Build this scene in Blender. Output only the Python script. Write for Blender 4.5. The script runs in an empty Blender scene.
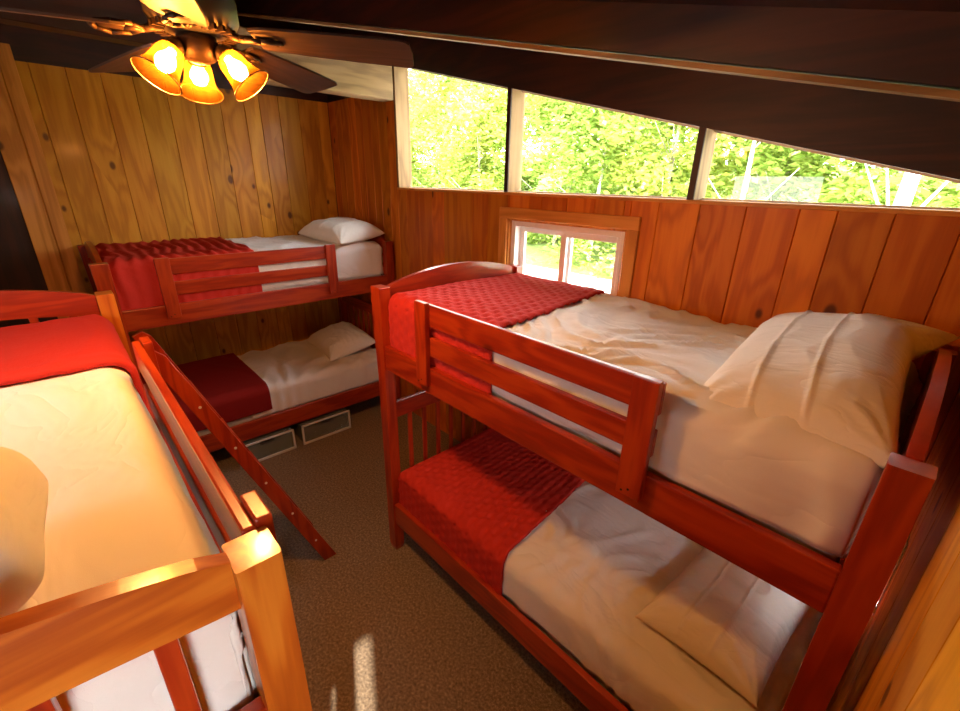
import bpy, bmesh, math, random
from mathutils import Vector, Matrix, noise

random.seed(7)
C = bpy.context.scene.collection
PI = math.pi
sc = bpy.context.scene

# ------------------------------------------------------------------ helpers
def tag(o, label=None, cat=None, group=None, kind=None):
    if label: o['label'] = label
    if cat: o['category'] = cat
    if group: o['group'] = group
    if kind: o['kind'] = kind
    return o

def empty(name, loc, rz=0, label=None, cat=None, group=None):
    o = bpy.data.objects.new(name, None)
    o.empty_display_size = 0.1
    C.objects.link(o)
    o.location = loc
    o.rotation_euler = (0, 0, rz)
    return tag(o, label, cat, group)

def link(name, bm, mats, parent=None, smooth=False, auto=None, loc=None):
    bmesh.ops.recalc_face_normals(bm, faces=bm.faces)
    me = bpy.data.meshes.new(name)
    bm.to_mesh(me); bm.free()
    if not isinstance(mats, (list, tuple)): mats = [mats]
    for m in mats: me.materials.append(m)
    if smooth:
        for p in me.polygons: p.use_smooth = True
    o = bpy.data.objects.new(name, me)
    C.objects.link(o)
    if parent: o.parent = parent
    if loc: o.location = loc
    return o

def box(bm, x0, x1, y0, y1, z0, z1, bev=0.0, seg=1, mi=0, M=None):
    x0, x1 = min(x0, x1), max(x0, x1); y0, y1 = min(y0, y1), max(y0, y1); z0, z1 = min(z0, z1), max(z0, z1)
    r = bmesh.ops.create_cube(bm, size=1.0)
    vs = r['verts']
    for v in vs:
        v.co = Vector(((v.co.x+.5)*(x1-x0)+x0, (v.co.y+.5)*(y1-y0)+y0, (v.co.z+.5)*(z1-z0)+z0))
    if mi or bev:
        fs = {f for v in vs for f in v.link_faces}
        for f in fs: f.material_index = mi
    if bev:
        es = list({e for v in vs for e in v.link_edges})
        r = bmesh.ops.bevel(bm, geom=es, offset=bev, segments=seg, affect='EDGES', profile=0.6)
        vs = list({v for f in r['faces'] for v in f.verts})
    if M is not None:
        for v in vs: v.co = M @ v.co
    return vs

def prism(bm, pts, axis, a0, a1, bev=0.0, mi=0):
    """extrude a 2-D polygon along axis (0 x, 1 y, 2 z)"""
    def P(p, a):
        if axis == 0: return (a, p[0], p[1])
        if axis == 1: return (p[0], a, p[1])
        return (p[0], p[1], a)
    A = [bm.verts.new(P(p, a0)) for p in pts]
    B = [bm.verts.new(P(p, a1)) for p in pts]
    fs = [bm.faces.new(A), bm.faces.new(list(reversed(B)))]
    n = len(pts)
    for i in range(n):
        fs.append(bm.faces.new((A[i], B[i], B[(i+1) % n], A[(i+1) % n])))
    for f in fs: f.material_index = mi
    if bev:
        es = [e for f in fs[:2] for e in f.edges]
        bmesh.ops.bevel(bm, geom=list(set(es)), offset=bev, segments=2, affect='EDGES', profile=0.6)

def tube(bm, a, b, r0, r1=None, n=12, caps=True):
    a = Vector(a); b = Vector(b); r1 = r0 if r1 is None else r1
    d = (b-a).normalized()
    u = d.orthogonal().normalized(); w = d.cross(u)
    A = []; B = []
    for i in range(n):
        t = 2*PI*i/n
        o = u*math.cos(t)+w*math.sin(t)
        A.append(bm.verts.new(a+o*r0)); B.append(bm.verts.new(b+o*r1))
    for i in range(n):
        bm.faces.new((A[i], A[(i+1) % n], B[(i+1) % n], B[i]))
    if caps:
        bm.faces.new(list(reversed(A))); bm.faces.new(B)

def path_tube(bm, pts, r, n=8):
    for i in range(len(pts)-1): tube(bm, pts[i], pts[i+1], r, r, n)

def lathe(bm, prof, n=32, M=None, close=False):
    rings = []
    for (r, z) in prof:
        ring = []
        for i in range(n):
            t = 2*PI*i/n
            p = Vector((r*math.cos(t), r*math.sin(t), z))
            if M is not None: p = M @ p
            ring.append(bm.verts.new(p))
        rings.append(ring)
    for k in range(len(rings)-1):
        for i in range(n):
            bm.faces.new((rings[k][i], rings[k][(i+1) % n], rings[k+1][(i+1) % n], rings[k+1][i]))
    if close:
        bm.faces.new(list(reversed(rings[0]))); bm.faces.new(rings[-1])

# ------------------------------------------------------------------ materials
def mat(name):
    m = bpy.data.materials.new(name); m.use_nodes = True
    nt = m.node_tree
    b = nt.nodes['Principled BSDF']
    return m, nt, b

def nd(nt, t, **kw):
    n = nt.nodes.new(t)
    for k, v in kw.items():
        if k.startswith('i_'): n.inputs[int(k[2:]) if k[2:].isdigit() else k[2:]].default_value = v
        else: setattr(n, k, v)
    return n

def ramp(nt, src, stops):
    r = nd(nt, 'ShaderNodeValToRGB')
    el = r.color_ramp.elements
    while len(el) < len(stops): el.new(0.5)
    for e, (p, c) in zip(el, stops):
        e.position = p; e.color = (c[0], c[1], c[2], 1)
    nt.links.new(src, r.inputs[0])
    return r

def mathn(nt, op, a, b=None, c=None, clamp=False):
    n = nd(nt, 'ShaderNodeMath', operation=op, use_clamp=clamp)
    for i, v in enumerate((a, b, c)):
        if v is None: continue
        if isinstance(v, (int, float)): n.inputs[i].default_value = v
        else: nt.links.new(v, n.inputs[i])
    return n.outputs[0]

def mixc(nt, fac, a, b, mode='MIX'):
    n = nd(nt, 'ShaderNodeMix', data_type='RGBA', blend_type=mode)
    for i, v in ((0, fac), (6, a), (7, b)):
        if isinstance(v, (int, float)): n.inputs[i].default_value = v
        elif isinstance(v, tuple): n.inputs[i].default_value = (v[0], v[1], v[2], 1)
        else: nt.links.new(v, n.inputs[i])
    return n.outputs[2]

def wood(name, axis, dark, mid, light, rough=.3, coat=.3, knots=.5, ringscale=1.0, attr=False, knotscale=2.2, knotcol=(.05, .012, .004), spec=.5, depth=None):
    """board wood: grain runs along axis (0/1/2) of the object's own coordinates"""
    m, nt, b = mat(name)
    tc = nd(nt, 'ShaderNodeTexCoord')
    oi = nd(nt, 'ShaderNodeObjectInfo')
    off = nd(nt, 'ShaderNodeVectorMath', operation='SCALE', i_Scale=13.0)
    cmb = nd(nt, 'ShaderNodeCombineXYZ')
    for i in range(3): nt.links.new(oi.outputs['Random'], cmb.inputs[i])
    nt.links.new(cmb.outputs[0], off.inputs[0])
    add = nd(nt, 'ShaderNodeVectorMath', operation='ADD')
    nt.links.new(tc.outputs['Object'], add.inputs[0]); nt.links.new(off.outputs[0], add.inputs[1])
    vec = add.outputs[0]
    at = None
    if attr:
        at = nd(nt, 'ShaderNodeAttribute', attribute_name='plank')
        a2 = nd(nt, 'ShaderNodeVectorMath', operation='SCALE', i_Scale=21.0)
        nt.links.new(at.outputs['Color'], a2.inputs[0])
        a3 = nd(nt, 'ShaderNodeVectorMath', operation='ADD')
        nt.links.new(vec, a3.inputs[0]); nt.links.new(a2.outputs[0], a3.inputs[1])
        vec = a3.outputs[0]
    def scaled(s_long, s_cross, flat=False):
        mp = nd(nt, 'ShaderNodeMapping')
        s = [s_cross]*3; s[axis] = s_long
        if flat and depth is not None: s[depth] = 0.0
        mp.inputs['Scale'].default_value = s
        nt.links.new(vec, mp.inputs[0])
        return mp.outputs[0]
    # knots
    kv = nd(nt, 'ShaderNodeTexVoronoi', feature='F1', i_Scale=1.0)
    if depth is None:
        nt.links.new(scaled(knotscale*.75, knotscale*1.25), kv.inputs['Vector'])
    else:
        kv.voronoi_dimensions = '2D'
        sx_ = nd(nt, 'ShaderNodeSeparateXYZ'); nt.links.new(vec, sx_.inputs[0])
        cx_ = nd(nt, 'ShaderNodeCombineXYZ')
        nt.links.new(mathn(nt, 'MULTIPLY', sx_.outputs[3-axis-depth], knotscale*1.25), cx_.inputs[0])
        nt.links.new(mathn(nt, 'MULTIPLY', sx_.outputs[axis], knotscale*.75), cx_.inputs[1])
        nt.links.new(cx_.outputs[0], kv.inputs['Vector'])
    kmask = nd(nt, 'ShaderNodeSeparateColor')
    nt.links.new(kv.outputs['Color'], kmask.inputs[0])
    has = mathn(nt, 'LESS_THAN', kmask.outputs[0], knots)
    kd = mathn(nt, 'ADD', kv.outputs['Distance'], mathn(nt, 'MULTIPLY', kmask.outputs[1], .035))
    core = nd(nt, 'ShaderNodeMapRange', interpolation_type='SMOOTHSTEP'); core.inputs[1].default_value = .045; core.inputs[2].default_value = .085
    core.inputs[3].default_value = 1; core.inputs[4].default_value = 0
    nt.links.new(kd, core.inputs[0])
    halo = nd(nt, 'ShaderNodeMapRange', interpolation_type='SMOOTHSTEP'); halo.inputs[1].default_value = .08; halo.inputs[2].default_value = .42
    halo.inputs[3].default_value = 1; halo.inputs[4].default_value = 0
    nt.links.new(kd, halo.inputs[0])
    corem = mathn(nt, 'MULTIPLY', core.outputs[0], has)
    halom = mathn(nt, 'MULTIPLY', halo.outputs[0], has)
    # grain
    n1 = nd(nt, 'ShaderNodeTexNoise', i_Scale=1.0, i_Detail=4.0, i_Roughness=.55, i_Distortion=.3)
    nt.links.new(scaled(.9*ringscale, 7*ringscale), n1.inputs['Vector'])
    rings = mathn(nt, 'ADD', mathn(nt, 'MULTIPLY', n1.outputs['Fac'], 9.0), mathn(nt, 'MULTIPLY', halom, 1.6))
    sn = mathn(nt, 'MULTIPLY_ADD', mathn(nt, 'SINE', mathn(nt, 'MULTIPLY', rings, 5.0)), .5, .5)
    n2 = nd(nt, 'ShaderNodeTexNoise', i_Scale=1.0, i_Detail=5.0, i_Roughness=.6)
    nt.links.new(scaled(3, 110), n2.inputs['Vector'])
    g = mathn(nt, 'ADD', mathn(nt, 'MULTIPLY', sn, .42), mathn(nt, 'MULTIPLY', n2.outputs['Fac'], .34))
    g = mathn(nt, 'ADD', g, mathn(nt, 'MULTIPLY', n1.outputs['Fac'], .3))
    r = ramp(nt, g, [(.22, light), (.55, mid), (.9, dark)])
    col = r.outputs[0]
    if attr:
        sp = nd(nt, 'ShaderNodeSeparateColor'); nt.links.new(at.outputs['Color'], sp.inputs[0])
        hv = nd(nt, 'ShaderNodeHueSaturation')
        nt.links.new(col, hv.inputs['Color'])
        nt.links.new(mathn(nt, 'MULTIPLY_ADD', sp.outputs[0], .36, .80), hv.inputs['Value'])
        nt.links.new(mathn(nt, 'MULTIPLY_ADD', sp.outputs[1], .014, .493), hv.inputs['Hue'])
        col = hv.outputs[0]
    col = mixc(nt, mathn(nt, 'MULTIPLY', halom, .35), col, dark)
    col = mixc(nt, mathn(nt, 'MULTIPLY', corem, .85), col, knotcol)
    nt.links.new(col, b.inputs['Base Color'])
    b.inputs['Roughness'].default_value = rough
    b.inputs['Coat Weight'].default_value = coat
    b.inputs['Coat Roughness'].default_value = .12
    b.inputs['Specular IOR Level'].default_value = spec
    bp = nd(nt, 'ShaderNodeBump'); bp.inputs['Strength'].default_value = .12; bp.inputs['Distance'].default_value = .004
    nt.links.new(g, bp.inputs['Height']); nt.links.new(bp.outputs[0], b.inputs['Normal'])
    return m

RED = dict(dark=(.20, .011, .002), mid=(.32, .024, .004), light=(.42, .046, .006), rough=.30, coat=.42, knots=.3, ringscale=.8, knotcol=(.09, .006, .002))
AMB = dict(RED); AMB.update(dark=(.30, .045, .004), mid=(.50, .12, .010), light=(.62, .20, .02))  # more orange tone for one bunk's posts and headboard
amber = [wood('amber_pine_%s' % 'xyz'[i], i, **AMB) for i in range(3)]
cherry = [wood('cherry_stained_pine_%s' % 'xyz'[i], i, **RED) for i in range(3)]
PINE = dict(dark=(.48, .19, .012), mid=(.66, .30, .020), light=(.76, .39, .036), rough=.5, coat=.06, spec=.3, knots=.6, ringscale=.5, attr=True, knotcol=(.07, .018, .005))
pine = wood('knotty_pine_planks', 2, depth=0, **PINE)
pine_p = {k: v for k, v in PINE.items() if k != 'attr'}
pine_p.update(dark=(.42, .16, .025), mid=(.6, .25, .045), light=(.72, .33, .07))
pineflat = [wood('pine_trim_%s' % 'xyz'[i], i, **pine_p) for i in range(3)]
WINP = dict(PINE); WINP.update(dark=(.46, .115, .007), mid=(.62, .18, .010), light=(.72, .25, .016))
pine_o = wood('knotty_pine_planks_orange', 2, depth=1, **WINP)
DARK = dict(dark=(.008, .002, .001), mid=(.024, .004, .002), light=(.045, .008, .003), rough=.55, coat=.08, knots=.5, knotscale=1.2, ringscale=.6, knotcol=(.015, .003, .001))
darkw = [wood('dark_stained_beam_%s' % 'xyz'[i], i, **DARK) for i in range(3)]
TANB = dict(dark=(.14, .08, .03), mid=(.26, .16, .065), light=(.33, .21, .09), rough=.75, coat=0, knots=.1, ringscale=.5)
tanw = [wood('rough_sawn_beam_%s' % 'xyz'[i], i, **TANB) for i in range(3)]
FANB = dict(dark=(.015, .008, .005), mid=(.030, .015, .008), light=(.05, .027, .013), rough=.5, coat=.05, knots=0, ringscale=1.2)
fanw = wood('fan_blade_walnut', 0, **FANB)

def simple(name, col, rough=.5, metal=0, **kw):
    m, nt, b = mat(name)
    b.inputs['Base Color'].default_value = (*col, 1)
    b.inputs['Roughness'].default_value = rough
    b.inputs['Metallic'].default_value = metal
    n = nd(nt, 'ShaderNodeTexNoise', i_Scale=40.0, i_Detail=3.0)
    tc = nd(nt, 'ShaderNodeTexCoord'); nt.links.new(tc.outputs['Object'], n.inputs['Vector'])
    c = mixc(nt, mathn(nt, 'MULTIPLY', n.outputs['Fac'], .18), col, tuple(x*.6 for x in col))
    nt.links.new(c, b.inputs['Base Color'])
    for k, v in kw.items(): b.inputs[k].default_value = v
    return m

def cloth(name, col, col2, rough=.85, wr=.25, wscale=7.0, sheen=.15, weave=900.):
    m, nt, b = mat(name)
    tc = nd(nt, 'ShaderNodeTexCoord')
    n = nd(nt, 'ShaderNodeTexNoise', i_Scale=wscale, i_Detail=2.5, i_Roughness=.6, i_Distortion=.5)
    mp = nd(nt, 'ShaderNodeMapping'); mp.inputs['Scale'].default_value = (1.0, 2.1, 1.6); mp.inputs['Rotation'].default_value = (0, 0, .5)
    nt.links.new(tc.outputs['Object'], mp.inputs[0]); nt.links.new(mp.outputs[0], n.inputs['Vector'])
    w = nd(nt, 'ShaderNodeTexNoise', i_Scale=weave, i_Detail=1.0)
    nt.links.new(tc.outputs['Object'], w.inputs['Vector'])
    c = mixc(nt, mathn(nt, 'MULTIPLY_ADD', w.outputs['Fac'], .5, .1), col, col2)
    nt.links.new(c, b.inputs['Base Color'])
    b.inputs['Roughness'].default_value = rough
    b.inputs['Sheen Weight'].default_value = sheen
    b.inputs['Specular IOR Level'].default_value = .25
    rdg = mathn(nt, 'ABSOLUTE', mathn(nt, 'SUBTRACT', n.outputs['Fac'], .5))
    h = mathn(nt, 'ADD', mathn(nt, 'MULTIPLY', mathn(nt, 'POWER', rdg, .8), 1.0), mathn(nt, 'MULTIPLY', w.outputs['Fac'], .03))
    bp = nd(nt, 'ShaderNodeBump'); bp.inputs['Strength'].default_value = wr; bp.inputs['Distance'].default_value = .02
    nt.links.new(h, bp.inputs['Height']); nt.links.new(bp.outputs[0], b.inputs['Normal'])
    return m

white_cloth = cloth('white_cotton', (.80, .78, .74), (.74, .71, .66), wr=.75, wscale=3.0, sheen=.05)
pillow_cloth = cloth('pillowcase_cotton', (.80, .76, .68), (.74, .69, .60), wr=.5, wscale=5.0, sheen=.05)
red_quilt = cloth('crimson_quilted_cotton', (.52, .030, .018), (.40, .017, .011), wr=.18, wscale=24.0, sheen=.0)
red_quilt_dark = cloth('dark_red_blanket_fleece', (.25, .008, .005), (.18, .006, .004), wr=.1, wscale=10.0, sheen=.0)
ticking = cloth('mattress_ticking', (.70, .68, .62), (.62, .60, .55), wr=.1)
grey_cloth = cloth('grey_brown_blanket', (.42, .37, .33), (.33, .29, .26), wr=.25, sheen=.4, weave=300.)

def carpet():
    m, nt, b = mat('brown_carpet_pile')
    tc = nd(nt, 'ShaderNodeTexCoord')
    n1 = nd(nt, 'ShaderNodeTexNoise', i_Scale=75.0, i_Detail=4.0, i_Roughness=.7)
    n2 = nd(nt, 'ShaderNodeTexNoise', i_Scale=3.5, i_Detail=4.0, i_Distortion=.8)
    n3 = nd(nt, 'ShaderNodeTexNoise', i_Scale=420.0, i_Detail=2.0)
    for n in (n1, n2, n3): nt.links.new(tc.outputs['Object'], n.inputs['Vector'])
    g = mathn(nt, 'ADD', mathn(nt, 'MULTIPLY', n1.outputs['Fac'], .55), mathn(nt, 'MULTIPLY', n3.outputs['Fac'], .45))
    r = ramp(nt, g, [(.38, (.065, .038, .018)), (.5, (.22, .142, .075)), (.62, (.50, .36, .21))])
    c = mixc(nt, mathn(nt, 'MULTIPLY', n2.outputs['Fac'], .4), r.outputs[0], (.15, .092, .045))
    nt.links.new(c, b.inputs['Base Color'])
    b.inputs['Roughness'].default_value = .95; b.inputs['Sheen Weight'].default_value = .25
    b.inputs['Specular IOR Level'].default_value = .15
    bp = nd(nt, 'ShaderNodeBump'); bp.inputs['Strength'].default_value = .8; bp.inputs['Distance'].default_value = .012
    nt.links.new(mathn(nt, 'ADD', g, mathn(nt, 'MULTIPLY', n2.outputs['Fac'], .8)), bp.inputs['Height'])
    nt.links.new(bp.outputs[0], b.inputs['Normal'])
    return m
carpet_m = carpet()

def pane_glass():
    m, nt, b = mat('window_glass')
    nt.nodes.remove(b)
    out = nt.nodes['Material Output']
    tr = nd(nt, 'ShaderNodeBsdfTransparent'); gl = nd(nt, 'ShaderNodeBsdfGlossy'); gl.inputs['Roughness'].default_value = .0
    lw = nd(nt, 'ShaderNodeLayerWeight'); lw.inputs['Blend'].default_value = .5
    fac = mathn(nt, 'MULTIPLY_ADD', mathn(nt, 'POWER', lw.outputs['Facing'], 5.0), .9, .03)
    mx = nd(nt, 'ShaderNodeMixShader')
    nt.links.new(fac, mx.inputs[0]); nt.links.new(tr.outputs[0], mx.inputs[1]); nt.links.new(gl.outputs[0], mx.inputs[2])
    nt.links.new(mx.outputs[0], out.inputs[0])
    return m
glass = pane_glass()
vinyl = simple('white_vinyl', (.82, .82, .80), .35)
metal_dark = simple('oiled_bronze', (.05, .028, .014), .5, .6)
metal_nickel = simple('brushed_pewter', (.16, .14, .11), .45, .8)
brass = simple('brass_screw', (.55, .38, .14), .3, 1.0)
wire_white = simple('bin_white_plastic', (.75, .77, .76), .4)
black_pl = simple('black_plastic', (.02, .02, .02), .4)

def bin_clear():
    m, nt, b = mat('clear_bin_plastic')
    b.inputs['Base Color'].default_value = (.35, .42, .42, 1)
    b.inputs['Roughness'].default_value = .15
    b.inputs['Alpha'].default_value = .45
    n = nd(nt, 'ShaderNodeTexNoise', i_Scale=9.0)
    tc = nd(nt, 'ShaderNodeTexCoord'); nt.links.new(tc.outputs['Object'], n.inputs['Vector'])
    nt.links.new(mixc(nt, n.outputs['Fac'], (.30, .38, .38), (.42, .48, .46)), b.inputs['Base Color'])
    return m
bin_m = bin_clear()
bin_stuff = cloth('grey_green_linen', (.20, .24, .22), (.10, .13, .12), wr=.5)
bin_stuff2 = cloth('dark_brown_linen', (.10, .075, .055), (.05, .04, .03), wr=.5)

def shade_glass():
    m, nt, b = mat('amber_alabaster_glass')
    nt.nodes.remove(b)
    out = nt.nodes['Material Output']
    tc = nd(nt, 'ShaderNodeTexCoord')
    n = nd(nt, 'ShaderNodeTexNoise', i_Scale=18.0, i_Detail=4.0, i_Distortion=1.0)
    nt.links.new(tc.outputs['Object'], n.inputs['Vector'])
    col = mixc(nt, n.outputs['Fac'], (1.0, .50, .10), (1.0, .62, .20))
    df = nd(nt, 'ShaderNodeBsdfDiffuse'); tl = nd(nt, 'ShaderNodeBsdfTranslucent'); tp = nd(nt, 'ShaderNodeBsdfTransparent')
    tp.inputs[0].default_value = (.92, .62, .26, 1)
    c2 = mixc(nt, n.outputs['Fac'], (.022, .0070, .0005), (.036, .0135, .0011))
    nt.links.new(c2, df.inputs[0]); nt.links.new(c2, tl.inputs[0])
    m1 = nd(nt, 'ShaderNodeMixShader'); m1.inputs[0].default_value = .6
    nt.links.new(df.outputs[0], m1.inputs[1]); nt.links.new(tl.outputs[0], m1.inputs[2])
    m2 = nd(nt, 'ShaderNodeMixShader'); m2.inputs[0].default_value = .22
    nt.links.new(m1.outputs[0], m2.inputs[1]); nt.links.new(tp.outputs[0], m2.inputs[2])
    nt.links.new(m2.outputs[0], out.inputs[0])
    return m
shade_m = shade_glass()
rim_m = simple('amber_glass_rim', (.10, .055, .012), .3)

def emis(name, col, s):
    m, nt, b = mat(name)
    b.inputs['Base Color'].default_value = (1, .9, .7, 1)
    b.inputs['Emission Color'].default_value = (*col, 1)
    b.inputs['Emission Strength'].default_value = s
    return m
bulb_m = emis('lit_bulb', (1.0, .45, .125), 1900.0)

def leaf_mat(name, a, b2):
    m, nt, b = mat(name)
    nt.nodes.remove(b); out = nt.nodes['Material Output']
    gi = nd(nt, 'ShaderNodeAttribute', attribute_name='plank')
    sp = nd(nt, 'ShaderNodeSeparateColor'); nt.links.new(gi.outputs['Color'], sp.inputs[0])
    col = mixc(nt, sp.outputs[0], a, b2)
    df = nd(nt, 'ShaderNodeBsdfDiffuse'); tl = nd(nt, 'ShaderNodeBsdfTranslucent')
    nt.links.new(col, df.inputs[0]); nt.links.new(col, tl.inputs[0])
    mx = nd(nt, 'ShaderNodeMixShader'); mx.inputs[0].default_value = .45
    nt.links.new(df.outputs[0], mx.inputs[1]); nt.links.new(tl.outputs[0], mx.inputs[2])
    nt.links.new(mx.outputs[0], out.inputs[0])
    return m
leafA = leaf_mat('spring_leaves_bright', (.29, .37, .06), (.54, .58, .16))
leafB = leaf_mat('spring_leaves_mid', (.20, .31, .05), (.42, .52, .13))
bark = simple('pale_birch_bark', (.62, .58, .52), .9)
bark2 = simple('grey_bark', (.35, .30, .25), .9)
ground_m = simple('pale_gravel', (.68, .62, .54), .95)

# ------------------------------------------------------------------ room shell
X0, X1, Y0, Y1 = -4.60, 0.135, -1.02, 2.25     # back wall, right wall, left wall, window wall
S = -.232
def ceil_z(x): return 2.50 + S*x
def wtop(x): return 2.2195 - .2386*x

bm = bmesh.new(); box(bm, X0-.2, X1+.2, Y0-.2, Y1+.16, -.12, 0)
tag(link('floor', bm, carpet_m), 'brown carpet floor', None, None, 'structure')

bm = bmesh.new()
prism(bm, [(X0-.2, ceil_z(X0-.2)), (X1+.2, ceil_z(X1+.2)), (X1+.2, ceil_z(X1+.2)+.15), (X0-.2, ceil_z(X0-.2)+.15)], 1, Y0-.2, Y1+.45)
tag(link('ceiling', bm, darkw[1]), 'dark stained sloping wood ceiling', None, None, 'structure')

def planks(name, segs, along, plane, out, thick, m, widths, holes, topf, zbase=0.0, label=None, groove=.0025):
    """vertical tongue-and-groove boards. along: 0 -> wall runs in x (plane is y), 1 -> runs in y. out: +1/-1 side away from the room."""
    bm = bmesh.new()
    lay = bm.loops.layers.color.new('plank')
    a, end = segs; k = 0
    rnd = random.Random(hash(name) % 1000 if False else len(name)*7+int(abs(plane)*10))
    def piece(a0, a1, z0, zA, zB, col):
        if zA-z0 < .01 and zB-z0 < .01: return
        p0, p1 = plane, plane+out*thick
        b = .0025
        # room face with chamfered long edges
        def V(s, d, z): return bm.verts.new((s, d, z) if along == 0 else (d, s, z))
        d1 = plane+out*b*1.6
        prof = [(a0+groove/2, d1), (a0+groove/2+b, p0), (a1-groove/2-b, p0), (a1-groove/2, d1), (a1, d1+out*.004), (a1, p1), (a0, p1), (a0, d1+out*.004)]
        def zt(s): return zA+(zB-zA)*(s-a0)/(a1-a0)
        lo = [V(s, d, z0) for s, d in prof]; hi = [V(s, d, zt(s)) for s, d in prof]
        fs = [bm.faces.new(lo), bm.faces.new(list(reversed(hi)))]
        for i in range(8): fs.append(bm.faces.new((lo[i], lo[(i+1) % 8], hi[(i+1) % 8], hi[i])))
        for f in fs:
            for l in f.loops: l[lay] = col
    while a < end-1e-4:
        w = widths[k % len(widths)]; k += 1
        b_ = min(a+w, end)
        if end-b_ < .03: b_ = end
        col = (rnd.random(), rnd.random(), rnd.random(), 1)
        cuts = sorted({a, b_} | {h[i] for h in holes for i in (0, 1) if a < h[i] < b_})
        for c0, c1 in zip(cuts, cuts[1:]):
            mid = (c0+c1)/2
            hs = [h for h in holes if h[0] <= mid <= h[1]]
            if not hs: piece(c0, c1, zbase, topf(c0), topf(c1), col)
            else:
                h = hs[0]
                piece(c0, c1, zbase, h[2], h[2], col)
                if topf(mid) > h[3]: piece(c0, c1, h[3], topf(c0), topf(c1), col)
        a = b_
    o = link(name, bm, m)
    tag(o, label, None, None, 'structure')
    return o

PT = 2.88      # top of the pine boards on the full-height walls
planks('wall_back', (-.02, Y1), 1, X0, -1, .03, pine, [.165, .185, .19, .19, .2, .19, .185, .19, .13], [], lambda s: PT, label='back wall of golden knotty pine boards')
WZ = 2.12
H2 = (-2.125, -1.245, 1.52, 1.975)   # small window opening
def winwall_top(s): return PT if s < -3.44 else WZ
wd = [.13, .12, .14, .13, .12, .14, .12, .14, .126, .17, .18, .15, .16, .17, .16, .165, .185, .19, .19, .2, .205, .2]
# left piece (full height) and the low piece under the long window
planks('wall_window', (X0, -3.44), 0, Y1, 1, .03, pine_o, wd[:8], [], lambda s: PT, label='full-height pine boards beside the long window')
planks('wall_window_low', (-3.44, X1), 0, Y1, 1, .03, pine_o, [.126, .17, .18, .15, .16, .17, .16, .185, .19, .1, .19, .19, .185, .19, .2, .2, .2], [H2], lambda s: WZ, label='orange knotty pine boards below the long window')
# backing behind the boards (outer wall), with openings
bm = bmesh.new()
def outer(x0, x1, z0, z1): box(bm, x0, x1, Y1+.03, Y1+.13, z0, z1)
outer(X0-.2, -3.44, -.1, 3.3); outer(-3.44, H2[0], -.1, WZ); outer(H2[1], X1+.2, -.1, WZ)
outer(H2[0], H2[1], -.1, H2[2]); outer(H2[0], H2[1], H2[3], WZ)
box(bm, X1+.001, X1+.2, Y1, Y1+.13, -.1, 2.3)
tag(link('wall_window_outer', bm, darkw[0]), 'outer shell of the window wall', None, None, 'structure')
# dark header board over the long window and dark upper boards
bm = bmesh.new()
prism(bm, [(-3.44, wtop(-3.44)), (X1+.2, wtop(X1+.2)), (X1+.2, ceil_z(X1+.2)), (-3.44, ceil_z(-3.44))], 1, Y1-.005, Y1+.13)
prism(bm, [(X0, PT), (-3.44, PT), (-3.44, ceil_z(-3.44)), (X0, ceil_z(X0))], 1, Y1+.005, Y1+.13)
tag(link('trim_header', bm, darkw[0]), 'dark stained header board above the long window', None, None, 'structure')
bm = bmesh.new()
box(bm, X0-.15, X0-.005, Y0-.1, Y1+.12, PT, ceil_z(X0)+.03)
box(bm, X0-.15, X0-.03, Y0-.1, Y1+.12, 0, PT)
tag(link('wall_back_upper', bm, darkw[1]), 'dark boards above the pine back wall', None, None, 'structure')
bm = bmesh.new(); box(bm, X0-.03, X0-.0, -.30+-.7, -.125, 0, 2.9, .003)
tag(link('door_2', bm, darkw[2]), 'dark stained closet door at the end of the back wall', None, None, 'structure')
bm = bmesh.new()
box(bm, X0-.03, X0+.028, -.125, .0, 0, 3.05, .004); box(bm, X0-.03, X0+.012, .004, .085, 0, 2.97, .004)
tag(link('trim_1', bm, pineflat[2]), 'wide pine door trim at the left of the back wall', None, None, 'structure')
# window ledge
bm = bmesh.new(); box(bm, -3.44, X1, Y1-.012, Y1+.13, WZ, WZ+.018, .003)
tag(link('trim_2', bm, pineflat[0]), 'thin pine ledge under the long window', None, None, 'structure')

# long window: jamb, mullions, panes
GY = Y1+.105
bm = bmesh.new(); box(bm, -3.44, -3.41, Y1-.006, Y1+.13, WZ+.018, wtop(-3.41), .002)
w1 = link('window_1', bm, tanw[2]); tag(w1, 'long trapezoid clerestory window under the sloping header', None, None, 'structure')
def mull(xa, wd_):
    b = bmesh.new()
    box(b, xa, xa+wd_, Y1-.004, Y1+.006, WZ+.018, wtop(xa+wd_)+.01, .001)
    link('mullion_face', b, darkw[2], w1)
    b = bmesh.new()
    box(b, xa, xa+wd_, Y1+.006, Y1+.13, WZ+.018, wtop(xa+wd_)+.01, .001)
    link('mullion', b, tanw[2], w1)
mull(-2.175, .032); mull(-.963, .032)
edges = [(-3.41, -2.175), (-2.143, -.963), (-.931, X1)]
for a, b_ in edges:
    b = bmesh.new()
    prism(b, [(a, WZ+.018), (b_, WZ+.018), (b_, max(wtop(b_), WZ+.02)), (a, wtop(a))], 1, GY, GY+.004)
    link('pane', b, glass, w1)
    b = bmesh.new()   # thin light stop around the glass
    box(b, a, b_, GY-.012, GY+.012, WZ+.018, WZ+.026); 
    prism(b, [(a, wtop(a)-.010), (b_, wtop(b_)-.010), (b_, wtop(b_)+.002), (a, wtop(a)+.002)], 1, GY-.012, GY+.012)
    link('glazing_stop', b, vinyl, w1)

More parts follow.
